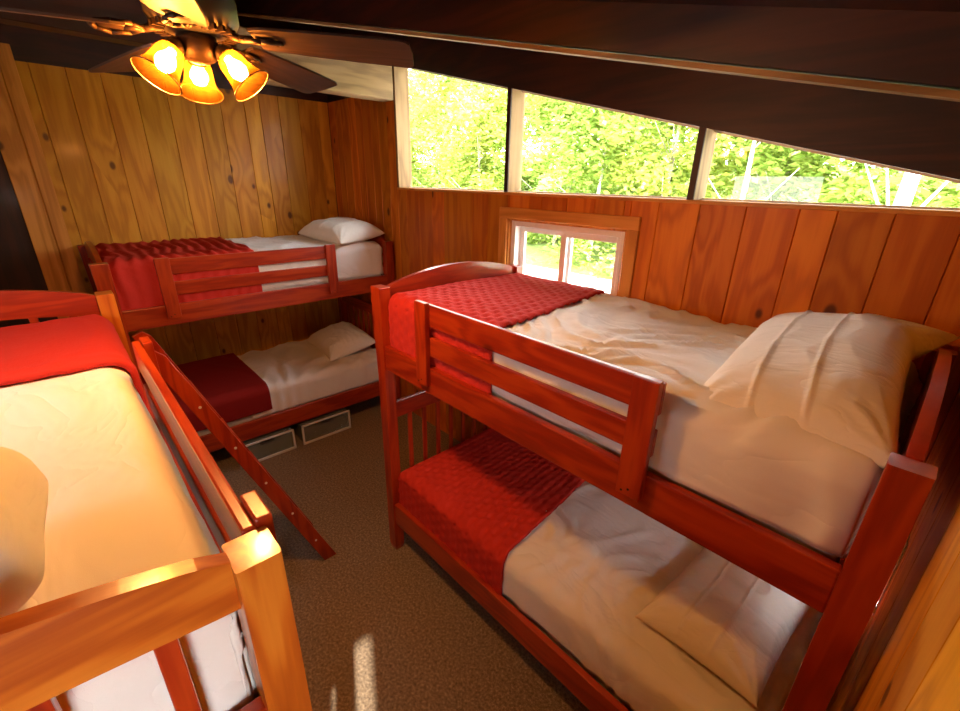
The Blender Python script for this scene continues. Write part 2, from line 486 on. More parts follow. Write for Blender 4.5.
# small slider window
h = H2
bm = bmesh.new(); cw = .07
for (a, b_, z0, z1) in ((h[0]-cw, h[1]+cw, h[3], h[3]+.068), (h[0]-cw, h[1]+cw, h[2]-cw, h[2])):
    box(bm, a, b_, Y1-.02, Y1, z0, z1, .003)
w2 = link('window_2', bm, pineflat[0]); tag(w2, 'small white sliding window in a pine casing behind the upper mattress', None, None, 'structure')
bm = bmesh.new()
box(bm, h[0]-cw, h[0], Y1-.02, Y1, h[2], h[3], .003); box(bm, h[1], h[1]+cw, Y1-.02, Y1, h[2], h[3], .003)
link('side_casing', bm, pineflat[2], w2)
bm = bmesh.new(); t = .012
box(bm, h[0], h[0]+t, Y1-.005, Y1+.13, h[2], h[3]); box(bm, h[1]-t, h[1], Y1-.005, Y1+.13, h[2], h[3])
box(bm, h[0], h[1], Y1-.005, Y1+.13, h[2], h[2]+t); box(bm, h[0], h[1], Y1-.005, Y1+.13, h[3]-t, h[3])
link('jamb', bm, pineflat[2], w2)
def frame(bm, x0, x1, z0, z1, y0, y1, w):
    box(bm, x0, x0+w, y0, y1, z0, z1, .002); box(bm, x1-w, x1, y0, y1, z0, z1, .002)
    box(bm, x0+w, x1-w, y0, y1, z0, z0+w, .002); box(bm, x0+w, x1-w, y0, y1, z1-w, z1, .002)
bm = bmesh.new(); frame(bm, h[0]+t, h[1]-t, h[2]+t, h[3]-t, Y1+.02, Y1+.12, .036)
link('window_frame', bm, vinyl, w2)
mx = (h[0]+h[1])/2
for k, (a, b_, yy) in enumerate(((h[0]+t+.03, mx+.03, Y1+.075), (mx-.03, h[1]-t-.03, Y1+.045))):
    bm = bmesh.new(); frame(bm, a, b_, h[2]+t+.03, h[3]-t-.03, yy, yy+.022, .042)
    s_ = link('sash', bm, vinyl, w2)
    bm = bmesh.new(); box(bm, a+.03, b_-.03, yy+.009, yy+.013, h[2]+t+.06, h[3]-t-.06)
    link('pane', bm, glass, s_)

# other walls (behind and beside the camera)
LW = (-2.6, -1.2, 1.9, 2.45)
H4 = (-2.0, -1.1, 2.02, 2.34)
planks('wall_left', (X0-.03, X1), 0, Y0, -1, .05, pine, [.19, .18, .2], [H4], lambda s: ceil_z(s)+.03, label='pine boards of the left wall')
DR = (-.97, -.06, 0.02, 2.05)
H3 = (1.62, 2.16, .96, 1.22)
planks('wall_right', (Y0, Y1), 1, X1, 1, .10, pine, [.2, .19, .21, .19], [(DR[0], DR[1], 0.0, DR[3]), H3], lambda s: ceil_z(X1)+.03, label='pine boards of the right wall beside the bunk')
# glazed door added in the right wall to let in daylight and the sun patch
bm = bmesh.new()
frame_w = .11
gy0, gy1, gz0, gz1 = DR[0]+.62, DR[1]-.08, 1.45, 1.93
box(bm, X1+.02, X1+.065, DR[0]+.03, gy0, .01, DR[3]-.02, .003); box(bm, X1+.02, X1+.065, gy1, DR[1]-.02, .01, DR[3]-.02, .003)
box(bm, X1+.02, X1+.065, gy0, gy1, .01, gz0, .003); box(bm, X1+.02, X1+.065, gy0, gy1, gz1, DR[3]-.02, .003)
d1 = link('added_door_1', bm, pineflat[2]); tag(d1, 'added glazed pine door in the right wall, letting in daylight', None, None, 'structure')
bm = bmesh.new(); box(bm, X1+.04, X1+.045, gy0, gy1, gz0, gz1); link('door_glass', bm, glass, d1)
bm = bmesh.new(); box(bm, X1-.015, X1+.02, DR[0]-.05, DR[0]+.03, 0, DR[3]+.05, .003); box(bm, X1-.015, X1+.02, DR[1]-.02, DR[1]+.05, 0, DR[3]+.05, .003); box(bm, X1-.015, X1+.02, DR[0]+.03, DR[1]-.02, DR[3]-.02, DR[3]+.05, .003)
link('door_trim', bm, pineflat[2], d1)

bm = bmesh.new()
box(bm, X1-.004, X1+.11, H3[0]-.012, H3[0], H3[2], H3[3]); box(bm, X1-.004, X1+.11, H3[1], H3[1]+.012, H3[2], H3[3])
box(bm, X1-.004, X1+.11, H3[0]-.012, H3[1]+.012, H3[2]-.012, H3[2]); box(bm, X1-.004, X1+.11, H3[0]-.012, H3[1]+.012, H3[3], H3[3]+.012)
w3 = link('added_window_3', bm, vinyl); tag(w3, 'added small window with white jambs, lighting the lower bed from its head', None, None, 'structure')  # opening added to bring daylight onto the lower bed
bm = bmesh.new(); box(bm, X1+.085, X1+.089, H3[0], H3[1], H3[2], H3[3]); link('pane', bm, glass, w3)
bm = bmesh.new(); frame(bm, H4[0], H4[1], H4[2], H4[3], Y0-.05, Y0+.01, .03)
w4 = link('added_window_4', bm, pineflat[0]); tag(w4, 'added small clerestory window in the left wall, lighting the bunk fronts', None, None, 'structure')  # added opening, throws daylight from the left on the bunk fronts
bm = bmesh.new(); box(bm, H4[0]+.03, H4[1]-.03, Y0-.03, Y0-.026, H4[2]+.03, H4[3]-.03); link('pane', bm, glass, w4)
# rafter across the ceiling with pale lower edge, ridge beam, rough tan beam
RY = 1.42
def zr(x, o): return 2.355 + S*x + o
bm = bmesh.new(); prism(bm, [(X0, zr(X0, .02)), (X1, zr(X1, .02)), (X1, ceil_z(X1)+.01), (X0, ceil_z(X0)+.01)], 1, RY, RY+.045)
tag(link('trim_rafter', bm, darkw[0]), 'dark stained rafter crossing the sloping ceiling', None, None, 'structure')
bm = bmesh.new(); prism(bm, [(X0, zr(X0, 0)), (X1, zr(X1, 0)), (X1, zr(X1, .014)), (X0, zr(X0, .014))], 1, RY-.003, RY+.048)  # paler wood colour stands for daylight on the rafter's underside
tag(link('trim_rafter_lit_edge', bm, tanw[0]), 'underside of the rafter, daylight on it painted as a pale strip', None, None, 'structure')
bm = bmesh.new(); box(bm, -3.56, -3.44, Y0, 1.10, 2.88, ceil_z(-3.44)+.03, .004)
tag(link('trim_ridge', bm, darkw[1]), 'dark beam crossing in front of the back wall', None, None, 'structure')
bm = bmesh.new(); box(bm, -3.56, -3.41, 1.10, Y1-.02, 2.785, 3.06, .006)
tag(link('trim_beam', bm, tanw[1]), 'rough tan beam end meeting the window wall', None, None, 'structure')

# ------------------------------------------------------------------ soft goods
def nz(x, y, z=0.0): return noise.noise(Vector((x, y, z)))
def wrinkle(x, y, seed, amp, fx=5., fy=5., warp=.25):
    wx = x + warp*nz(x*2.1+seed, y*2.1, seed*.37); wy = y + warp*nz(x*2.3, y*2.3+seed, seed*.71)
    a = nz(wx*fx+seed*3.1, wy*fy, seed)
    b = nz(wx*fx*2.1, wy*fy*2.1+seed, seed+5.)
    c = nz(wx*1.6+seed, wy*1.6, seed+9.)
    r = max(0., 1-abs(a)*3.2)**1.5
    r2 = max(0., 1-abs(b)*3.0)**1.3
    return amp*(r*1.0+r2*.4*(c+.6)+c*1.2-.4)

def shell(name, parent, m, x0, x1, y0, y1, ztop, zbot, r, disp=None, res=.022, my=1, shear=0., thick=.012, ends=(True, True), sides=(True, True), lower=None):
    """cloth cover: flat top folded down over rounded edges (open underneath). y runs 0..D from the bed's front; shear slants the x1 edge."""
    drop = ztop-zbot
    def fold(s, L0, L1, e0, e1):
        # s parameter; returns pos, dz (0..), with arcs
        arc = r*PI/2
        if s < 0 and e0:
            q = -s
            if q < arc: a = q/r; return L0+r-r*math.sin(a), r-r*math.cos(a)
            return L0, r+(q-arc)
        L = (L1-L0)-(r if e0 else 0)-(r if e1 else 0)
        if s > L and e1:
            q = s-L
            if q < arc: a = q/r; return L1-r+r*math.sin(a), r-r*math.cos(a)
            return L1, r+(q-arc)
        return L0+(r if e0 else 0)+s, 0.0
    arc = r*PI/2
    hang = arc+max(drop-r, 0)
    def params(L0, L1, e0, e1):
        L = (L1-L0)-(r if e0 else 0)-(r if e1 else 0)
        a = -hang if e0 else 0.0; b = L+(hang if e1 else 0.0)
        n = max(4, int((b-a)/res))
        return [a+(b-a)*i/n for i in range(n+1)]
    us = params(x0, x1, *ends); vs = params(y0, y1, *sides)
    bm = bmesh.new(); grid = []
    for u in us:
        row = []
        for v in vs:
            x, dx = fold(u, x0, x1, *ends); y, dy = fold(v, y0, y1, *sides)
            dz = math.hypot(dx, dy) if (dx > 0 and dy > 0) else dx+dy
            if dx > 0 and dy > 0:      # rounded vertical corner
                sx = 1 if x > (x0+x1)/2 else -1; sy = 1 if y > (y0+y1)/2 else -1
                dz = max(dx, dy)
                k = min(dx, dy, r)*.45
                x -= sx*k*.6; y -= sy*k*.6
            z = ztop-dz
            if z < zbot: z = zbot
            if shear: x += -shear*(y-y0)*max(0., (x-x0)/(x1-x0))
            nrm = Vector((0, 0, 1))
            if dx > r*.6: nrm = Vector(((1 if x > (x0+x1)/2 else -1), 0, .2))
            if dy > r*.6: nrm = Vector((0, (1 if y > (y0+y1)/2 else -1), .2))
            d = disp(x, y, z, u, v) if disp else 0.
            if dy > r*.6: d *= .6
            p = Vector((x, y, z))+nrm.normalized()*d
            p.y *= my
            row.append(bm.verts.new(p))
        grid.append(row)
    for i in range(len(us)-1):
        for j in range(len(vs)-1):
            bm.faces.new((grid[i][j], grid[i+1][j], grid[i+1][j+1], grid[i][j+1]))
    o = link(name, bm, m, parent, smooth=True)
    if my < 0:
        pass
    md = o.modifiers.new('thick', 'SOLIDIFY'); md.thickness = thick; md.offset = -1
    # make sure normals point up
    up = sum((p.normal.z*p.area for p in o.data.polygons))
    if up < 0: o.data.flip_normals()
    return o

def mattress(name, parent, x0, x1, y0, y1, z0, z1, my=1):
    bm = bmesh.new()
    box(bm, x0, x1, y0*my, y1*my, z0, z1, .035, 4)
    o = link(name, bm, ticking, parent, smooth=True)
    bm = bmesh.new()
    for z in (z0+.035, z1-.035):
        e = .036
        pts = []
        for cx, cy, a0 in ((x1-e, y1-e, 0), (x0+e, y1-e, 90), (x0+e, y0+e, 180), (x1-e, y0+e, 270)):
            for k in range(5):
                a = math.radians(a0+k*22.5); pts.append((cx+e*math.cos(a), (cy+e*math.sin(a))*my, z))
        pts.append(pts[0]); path_tube(bm, pts, .005, 6)
    link('piping', bm, ticking, o, smooth=True)
    return o

def pillow(name, loc, rot, w, l, t, seed, m=None, stripes=True, flap=None, wr=.010, label=None, group=None, rnd=0.):
    """w across x, l along y; flange edge, pinched sides, pointed corners"""
    n, k = 84, 90
    bm = bmesh.new(); top = []; bot = []
    for i in range(n+1):
        rt = []; rb = []
        for j in range(k+1):
            u = -1+2*i/n; v = -1+2*j/k
            cu = abs(u)**3.2; cv = abs(v)**3.2
            prof = max(0., (1-cu))**.48*max(0., (1-cv))**.48
            x = u*w/2*(1-.075*(1-v*v)**.8*abs(u)); y = v*l/2*(1-.05*(1-u*u)**.8*abs(v))
            x *= 1-rnd*v**6; y *= 1-rnd*u**6
            edge = 1-max(abs(u), abs(v))
            ww = wrinkle(x, y, seed, wr, 5, 3.2, .3)*min(1., edge*6+.15)
            # creases radiating from the corners
            cr = 0
            for sx in (-1, 1):
                for sy in (-1, 1):
                    dx_ = x-sx*w/2; dy_ = y-sy*l/2; dd = math.hypot(dx_, dy_)
                    if dd < .24: cr += .006*math.sin(math.atan2(dy_, dx_)*15+seed)*max(0, 1-dd/.24)*min(1, dd*14)
            st = 0
            if stripes:
                for s0 in (-.30, .22):
                    st += .007*math.exp(-((u-s0-.03*math.sin(v*3+seed))/.026)**2)
            z = t*.68*prof+(ww+cr)*(prof**.5 if prof > 0 else 0)+st*min(1, prof*2)
            zb = -t*.32*prof
            if flap:
                fu, fv, fl = flap
                q = max(0, u*fu)*max(0, v*fv)
                if q > .55: z += fl*(q-.55)*1.2; zb += fl*(q-.55)*1.2; x += fu*.09*(q-.55)/.45
            rt.append(bm.verts.new((x, y, z+.004))); rb.append(bm.verts.new((x, y, zb-.002)))
        top.append(rt); bot.append(rb)
    for i in range(n):
        for j in range(k):
            bm.faces.new((top[i][j], top[i+1][j], top[i+1][j+1], top[i][j+1]))
            bm.faces.new((bot[i][j], bot[i][j+1], bot[i+1][j+1], bot[i+1][j]))
    def side(a, b):
        for q in range(len(a)-1): bm.faces.new((a[q], a[q+1], b[q+1], b[q]))
    side(top[0], bot[0]); side(bot[-1], top[-1])
    side([r_[0] for r_ in bot], [r_[0] for r_ in top]); side([r_[-1] for r_ in top], [r_[-1] for r_ in bot])
    o = link(name, bm, m or pillow_cloth, None, smooth=True)
    o.location = loc; o.rotation_euler = rot
    return tag(o, label, 'pillow', group)

def quilt_disp(seed, amp=.013, px=.045, py=.032):
    def f(x, y, z, u, v):
        # staggered short stitches: rows along v, offset every other row
        row = math.floor(u/px); fu = u/px-row-.5
        vv = v/(py*2)+(.5 if row % 2 else 0)
        fv = vv-math.floor(vv)-.5
        wob = .15*nz(u*9+seed, v*9, seed)
        d = math.exp(-(((fu+wob)/.20)**2+(fv/.33)**2))
        puff = .5+.5*math.cos(2*PI*fu)
        return -amp*1.5*d-amp*.2*(1-puff)+wrinkle(x, y, seed, .006, 4, 2.0, .3)
    return f
def duvet_disp(seed, amp=.016, fx=4., fy=4., warp=.35):
    return lambda x, y, z, u, v: wrinkle(x, y+z*.7, seed, amp, fx, fy, warp)

# ------------------------------------------------------------------ bunk bed (local x 0..L foot->head, y 0..D front->back)
L, D, H = 2.08, 1.07, 1.70
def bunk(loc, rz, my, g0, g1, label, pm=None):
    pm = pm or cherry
    root = empty('bunk_bed', loc, rz, label, 'bunk bed', 'stained wooden bunk beds with guard rails')
    def b(bm, x0, x1, y0, y1, z0, z1, bev=.004): box(bm, x0, x1, y0*my, y1*my, z0, z1, bev, 2)
    def P(name, bm, m, par=root, smooth=False): return link(name, bm, m, par)
    pw, pd = .072, .064
    # corner posts, eased towards the foot and flared a little at the top
    for (xa, flare) in ((0, -1), (L-pw, 1)):
        for ya in (0, D-pd):
            bm = bmesh.new()
            o = flare
            xs = [(xa+.006, xa+pw-.006, 0.0), (xa, xa+pw, .03), (xa, xa+pw, 1.2), (xa+.010*min(o, 0), xa+pw, 1.45), (xa+.02*min(o, 0), xa+pw, H-.006 if o < 0 else H-.014)]
            rings = []
            for (a, c, z) in xs:
                q = .006 if z == 0 else 0
                rings.append([bm.verts.new((px_, py_*my, z)) for px_, py_ in ((a, ya+q), (c, ya+q), (c, ya+pd-q), (a, ya+pd-q))])
            for r0, r1 in zip(rings, rings[1:]):
                for i in range(4): bm.faces.new((r0[i], r0[(i+1) % 4], r1[(i+1) % 4], r1[i]))
            bm.faces.new(rings[0]); bm.faces.new(list(reversed(rings[-1])))
            es = [e for e in bm.edges if abs(e.verts[0].co.z-e.verts[1].co.z) > .02 or e.verts[0].co.z > H-.01]
            bmesh.ops.bevel(bm, geom=es, offset=.005, segments=2, affect='EDGES', profile=.6)
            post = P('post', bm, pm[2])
            # bolt heads on the end face
            fx = xa+pw if flare > 0 else xa
            for z in (.29, 1.32):
                bm = bmesh.new()
                tube(bm, (fx-.002*flare, (ya+pd/2)*my, z), (fx+.005*flare, (ya+pd/2)*my, z), .010, .008, 12)
                P('bolt', bm, brass, post)
    # side rails
    for ya, yb in ((.010, .040), (D-.040, D-.010)):
        for z0, z1 in ((1.252, 1.388), (.215, .362)):
            bm = bmesh.new(); b(bm, pw-.001, L-pw+.001, ya, yb, z0, z1, .006); P('side_rail', bm, cherry[0])
    # mattress supports
    for z in (1.262, .225):
        bm = bmesh.new()
        b(bm, pw, L-pw, .042, .066, z, z+.025, .002); b(bm, pw, L-pw, D-.066, D-.042, z, z+.025, .002)
        n = 12
        for i in range(n):
            xa = pw+.03+(L-2*pw-.14)*i/(n-1); b(bm, xa, xa+.08, .042, D-.042, z+.025, z+.040, .002)
        P('slat_base', bm, pineflat[1])
    # end panels
    for xc, nm in ((pw/2, 'footboard'), (L-pw/2, 'headboard')):
        def arch(zb, zt, rise, name):
            N = 24; pts = []
            ya, yb = pd-.001, D-pd+.001
            for i in range(N+1):
                t = i/N; pts.append(((ya+(yb-ya)*t)*my, zt+rise*math.sin(PI*t)**.8))
            for i in range(N, -1, -1):
                t = i/N; pts.append(((ya+(yb-ya)*t)*my, zb+rise*.55*math.sin(PI*t)))
            bm = bmesh.new(); prism(bm, pts, 0, xc-.014, xc+.014, .003)
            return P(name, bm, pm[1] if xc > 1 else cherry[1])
        top = arch(1.60, 1.690, .072, nm)
        bm = bmesh.new(); b(bm, xc-.014, xc+.014, pd-.001, D-pd+.001, 1.27, 1.37); P('cross_rail', bm, cherry[1], top)
        ns = 7
        for i in range(ns):
            yc = D/2+(i-3)*.126
            bm = bmesh.new(); b(bm, xc-.011, xc+.011, yc-.014, yc+.014, 1.369, 1.602+.04*math.sin(PI*(i+1)/(ns+1)), .003); P('slat', bm, cherry[2], top)
        bm = bmesh.new(); b(bm, xc-.014, xc+.014, pd-.001, D-pd+.001, .93, 1.03)
        low = P('lower_end_rail', bm, cherry[1])
        bm = bmesh.new(); b(bm, xc-.014, xc+.014, pd-.001, D-pd+.001, .235, .335); P('cross_rail', bm, cherry[1], low)
        ns = 8
        for i in range(ns):
            yc = pd+(D-2*pd)*(i+1)/(ns+1)
            bm = bmesh.new(); b(bm, xc-.008, xc+.008, yc-.013, yc+.013, .334, .932, .003); P('slat', bm, cherry[2], low)
    # guard rail
    bm = bmesh.new()
    b(bm, g0, g1, .012, .034, 1.588, 1.690, .005); b(bm, g0, g1, .012, .034, 1.448, 1.538, .005)
    gr = P('guard_rail', bm, cherry[0])
    for xa in (g0, g1-.080):
        bm = bmesh.new(); b(bm, xa, xa+.080, -.014, .0125, 1.300, 1.700, .004); gp = P('guard_post', bm, cherry[2], gr)
        for dz_ in (0, .03):
            bm = bmesh.new()
            tube(bm, (xa+.02+dz_*.7, -.0115*my, 1.315+dz_*.4), (xa+.02+dz_*.7, -.015*my, 1.315+dz_*.4), .004, .004, 8)
            P('screw', bm, metal_dark, gp)
    # back guard board
    bm = bmesh.new(); b(bm, pw, L-pw, D-.034, D-.012, 1.50, 1.60, .005); P('back_guard_rail', bm, cherry[0])
    return root

CB = (-1.99, 1.12, 0)      # bunk along the window wall
AB = (-3.50, .13, 0)       # bunk along the back wall (rotated 90)
BB = (-2.64, .137, 0)      # bunk at the left, mirrored in y
bunk(CB, 0, 1, .385, 1.535, 'cherry-stained bunk bed standing along the window wall')
bunk(AB, PI/2, 1, .30, 1.525, 'cherry-stained bunk bed standing across the pine back wall')
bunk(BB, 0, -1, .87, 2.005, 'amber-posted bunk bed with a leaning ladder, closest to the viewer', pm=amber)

def place(o, base):
    loc, rz = base
    o.location = loc; o.rotation_euler = (0, 0, rz)
    return o
def bedding(base, my, upper, quilt, seed, names, qm=red_quilt, shear=0., qdisp=None, qdrop=None, ddisp=None, qthick=.014, ddrop=.09, lift=0.):
    z0 = 1.305 if upper else .268
    zt = z0+.215+lift
    x0, x1, y0, y1 = .085, L-.085, .068, D-.068
    o = mattress('mattress', None, x0, x1, y0, y1, z0, zt, my)
    place(o, base); tag(o, names[0], 'mattress', None)
    top = zt+.075
    e = .018
    o = shell('duvet', None, white_cloth, quilt[1]-.16, x1+.022, y0-e+.002, y1+e-.002, top, z0+ddrop, .07, ddisp or duvet_disp(seed), my=my, res=.016, ends=(False, True))
    place(o, base); tag(o, names[1], 'duvet', None)
    if quilt:
        q0, q1 = quilt
        o = shell('quilt', None, qm, q0, q1, y0-e-.016, y1+e+.016, top+.026, z0+(qdrop or .06), .08, qdisp or quilt_disp(seed), my=my, res=.010, shear=shear, ends=(True, False), thick=qthick)
        place(o, base); tag(o, names[2], 'quilt', None)
    return top

cb, ab, bb = (CB, 0), (AB, PI/2), (BB, 0)
bedding(cb, 1, True, (.05, .83), 3., ('white mattress on the upper level of the window-wall bunk', 'white duvet on the upper level of the bunk under the windows', 'crimson stitched quilt across the foot of the upper bed by the small window'), shear=.10, lift=.05, ddisp=duvet_disp(3., .020, 3.0, 8.0, .4))
bedding(cb, 1, False, (.05, .95), 11., ('white mattress on the lower level of the window-wall bunk', 'white duvet on the lower bed of the window-wall bunk, in cool daylight', 'crimson dimple-stitched quilt on the lower bed of the window-wall bunk'), shear=.10, lift=.02, ddisp=duvet_disp(11., .018, 7.0, 3.0, .45))
bedding(ab, 1, True, (.03, .93), 23., ('white mattress on the upper level of the back-wall bunk', 'white duvet on the upper level of the bunk at the back wall', 'dark crimson gathered quilt on the upper bed at the back wall'), lift=.08,
        qdisp=lambda x, y, z, u, v: quilt_disp(23., .003)(x, y, z, u, v)+.013*math.sin(u*84+4*nz(u*3, v*4, 2.))*(.7+.6*nz(u*4, v*3, 8.)))
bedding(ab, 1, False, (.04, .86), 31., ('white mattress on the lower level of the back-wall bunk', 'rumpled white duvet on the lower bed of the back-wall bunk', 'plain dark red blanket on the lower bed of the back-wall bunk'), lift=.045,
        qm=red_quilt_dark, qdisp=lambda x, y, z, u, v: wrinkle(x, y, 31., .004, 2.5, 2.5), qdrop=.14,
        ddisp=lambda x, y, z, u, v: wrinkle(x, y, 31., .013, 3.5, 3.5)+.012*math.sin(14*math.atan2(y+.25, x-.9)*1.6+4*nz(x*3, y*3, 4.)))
bedding(bb, -1, True, (.04, .79), 43., ('white mattress on the upper level of the bunk with the ladder', 'smooth white duvet on the bed with the ladder, closest to the viewer', 'smooth crimson quilt at the far foot of the bed with the ladder'),
        qdisp=lambda x, y, z, u, v: wrinkle(x, y, 43., .006, 3., 6.)+.008*max(0, 1-abs(x-.74)/.06), qthick=.02,
        ddisp=duvet_disp(43., .008, 2.0, 3.0), ddrop=.012)

def at(base, my, x, y, z):
    (bx, by, bz), rz = base
    y *= my
    return (bx+x*math.cos(rz)-y*math.sin(rz), by+x*math.sin(rz)+y*math.cos(rz), bz+z)
zu, zl = 1.305+.215+.075, .268+.215+.075
pillow('pillow', (-.215, 1.64, zu+.055), (.095, -.16, .04), .47, .92, .20, 5., flap=(1, 1, .01), wr=.006, label='large wrinkled white pillow on the upper bed under the windows')
pillow('pillow', (-.235, 1.65, zl+.065), (0, -.06, -.06), .44, .68, .13, 9., label='white striped pillow on the lower bed of the window-wall bunk')
pillow('pillow', at(ab, 1, 1.77, .36, zu+.145), (.05, -.12, PI/2+.12), .46, .66, .17, 14., stripes=False, label='white pillow on the upper bed at the back wall')
pillow('pillow', at(ab, 1, 1.74, .52, zl+.11), (0, -.2, PI/2-.1), .48, .68, .19, 17., stripes=False, label='shaded white pillow on the lower bed at the back wall')
pillow('pillow', at(bb, -1, 1.765, .585, zu+.08), (.06, -.02, -.03), .41, .70, .26, 21., stripes=False, label='white pillow on the bed closest to the viewer', rnd=.13)

# ------------------------------------------------------------------ ladder leaning on the left bunk
lad = empty('ladder', (-2.33, .79, 0), 0, 'cherry-stained ladder leaning on the left bunk, feet on the carpet', 'ladder')
foot = Vector((0, 0, 0)); topv = Vector((0, -.60, 1.50))
dirv = (topv-foot).normalized(); perp = Vector((0, dirv.z, -dirv.y))
for s in (-1, 1):
    bm = bmesh.new()
    xa, xb = (.155, .183) if s > 0 else (-.183, -.155)
    w = .038
    ln = (topv-foot).length
    pts = [(-.0-w*1.02, .0), (w*1.02, 0), (topv.y+perp.y*w, topv.z-.01), (topv.y+perp.y*w*.1, topv.z+.02), (topv.y-perp.y*w, topv.z)]
    prism(bm, pts, 0, xa, xb, .003)
    rail = link('side_rail', bm, cherry[2], lad)
    for k in range(5):
        bm = bmesh.new()
        c = foot+dirv*(.20+.28*k)
        xo = xb if s > 0 else xa
        tube(bm, (xo-.001*s, c.y, c.z), (xo+.003*s, c.y, c.z), .0065, .0065, 10)
        link('screw_cap', bm, vinyl, rail)
for k in range(5):
    c = foot+dirv*(.20+.28*k)
    bm = bmesh.new(); box(bm, -.156, .156, c.y-.034, c.y+.034, c.z-.011, c.z+.011, .005, 2)
    link('rung', bm, cherry[0], lad)

# ------------------------------------------------------------------ storage bins under the back bunk
def storage(y0, y1, label, stuff, slabel):
    xc = -3.49
    root = empty('storage_bin', (xc, (y0+y1)/2, 0), 0, label, 'storage bin', 'clear storage bins under the back bunk')
    hw = (y1-y0)/2; hh = .19; dp = .55
    bm = bmesh.new(); t = .016
    box(bm, -.0, .012, -hw, hw, .0, t+.004, .002); box(bm, 0, .012, -hw, hw, hh-t, hh, .002)
    box(bm, 0, .012, -hw, -hw+t, 0, hh, .002); box(bm, 0, .012, hw-t, hw, 0, hh, .002)
    link('bin_rim', bm, wire_white, root)
    bm = bmesh.new(); box(bm, -dp, -.004, -hw+.008, hw-.008, .004, hh-.006, .01, 2)
    link('bin_body', bm, bin_m, root)
    bm = bmesh.new(); box(bm, .011, .022, -.055, .055, hh-.026, hh-.012, .003, 2)
    link('handle', bm, black_pl, root)
    it = shell('folded_linen', None, stuff, xc-dp+.02, xc-.03, (y0+.02), (y1-.02), .15, .012, .04, duvet_disp(y0*7, .012, 8, 8), res=.02)
    tag(it, slabel, 'linen')
storage(.66, 1.115, 'clear storage bin with grey-green linen under the back bunk', bin_stuff, 'grey-green linen folded inside the storage bin')
storage(1.18, 1.635, 'clear storage bin with dark contents under the back bunk', bin_stuff2, 'dark linen folded inside the storage bin beside the post')

# ------------------------------------------------------------------ ceiling fan
FX, FY = -1.50, .39
FZ = 2.535
fan = empty('ceiling_fan', (FX, FY, FZ), 0, 'dark bladed ceiling fan with three lit amber glass shades', 'ceiling fan')
bm = bmesh.new(); cz = ceil_z(FX)-FZ
lathe(bm, [(.004, .14), (.02, .14), (.02, cz-.06), (.06, cz-.045), (.07, cz-.01), (.07, cz+.02), (.004, cz+.02)], 28); link('downrod', bm, metal_dark, fan, smooth=True)
bm = bmesh.new(); lathe(bm, [(.004, .155), (.05, .15), (.09, .12), (.105, .08), (.105, .035), (.092, .012), (.06, .0), (.004, -.002)], 40); mh = link('motor_housing', bm, metal_nickel, fan, smooth=True)
bm = bmesh.new()
for i in range(28):
    a = 2*PI*i/28
    M = Matrix.Rotation(a, 4, 'Z')
    box(bm, .072, .1, -.004, .004, .001, .014, 0, 1, 0, M)
link('vent_rib', bm, metal_dark, mh)
ph = .86
for k in range(5):
    a = ph+k*2*PI/5
    M = Matrix.Rotation(a, 4, 'Z')
    pitch = Matrix.Rotation(math.radians(-11), 4, 'X')
    bm = bmesh.new()
    # blade outline
    pts = []
    r0, r1 = .15, .555
    for x, w in ((r0, .046), (r0+.03, .055), (.3, .064), (.45, .070), (r1-.03, .072)): pts.append((x, -w))
    for q in range(7):
        t = -PI/2+PI*q/6
        pts.append((r1-.03+.03*math.cos(t), (.072-.03)*(1 if t > 0 else -1)*(1 if abs(t) > .01 else 0)+.03*math.sin(t)))
    for x, w in ((r1-.03, .072), (.45, .070), (.3, .064), (r0+.03, .055), (r0, .046)): pts.append((x, w))
    clean = []
    for p in pts:
        if not clean or math.hypot(p[0]-clean[-1][0], p[1]-clean[-1][1]) > 1e-4: clean.append(p)
    prism(bm, clean, 2, -.003, .003)
    for v in bm.verts:
        droop = -.06*(v.co.x-.1)
        v.co = pitch @ v.co; v.co.z += droop
    bl = link('blade', bm, fanw, fan)
    bl.rotation_euler = (0, 0, a)
    bm = bmesh.new()
    path_tube(bm, [(.07, 0, .008), (.11, 0, -.004), (.15, .0, -.006)], .009, 8)
    for s in (-1, 1):
        path_tube(bm, [(.11, 0, -.006), (.135, .028*s, -.008+.004*s), (.175, .034*s, -.012+.005*s), (.205, .018*s, -.012+.003*s), (.215, 0, -.012)], .0055, 8)
    box(bm, .15, .2, -.022, .022, -.012, -.007, .002)
    link('blade_iron', bm, metal_dark, bl, smooth=True)
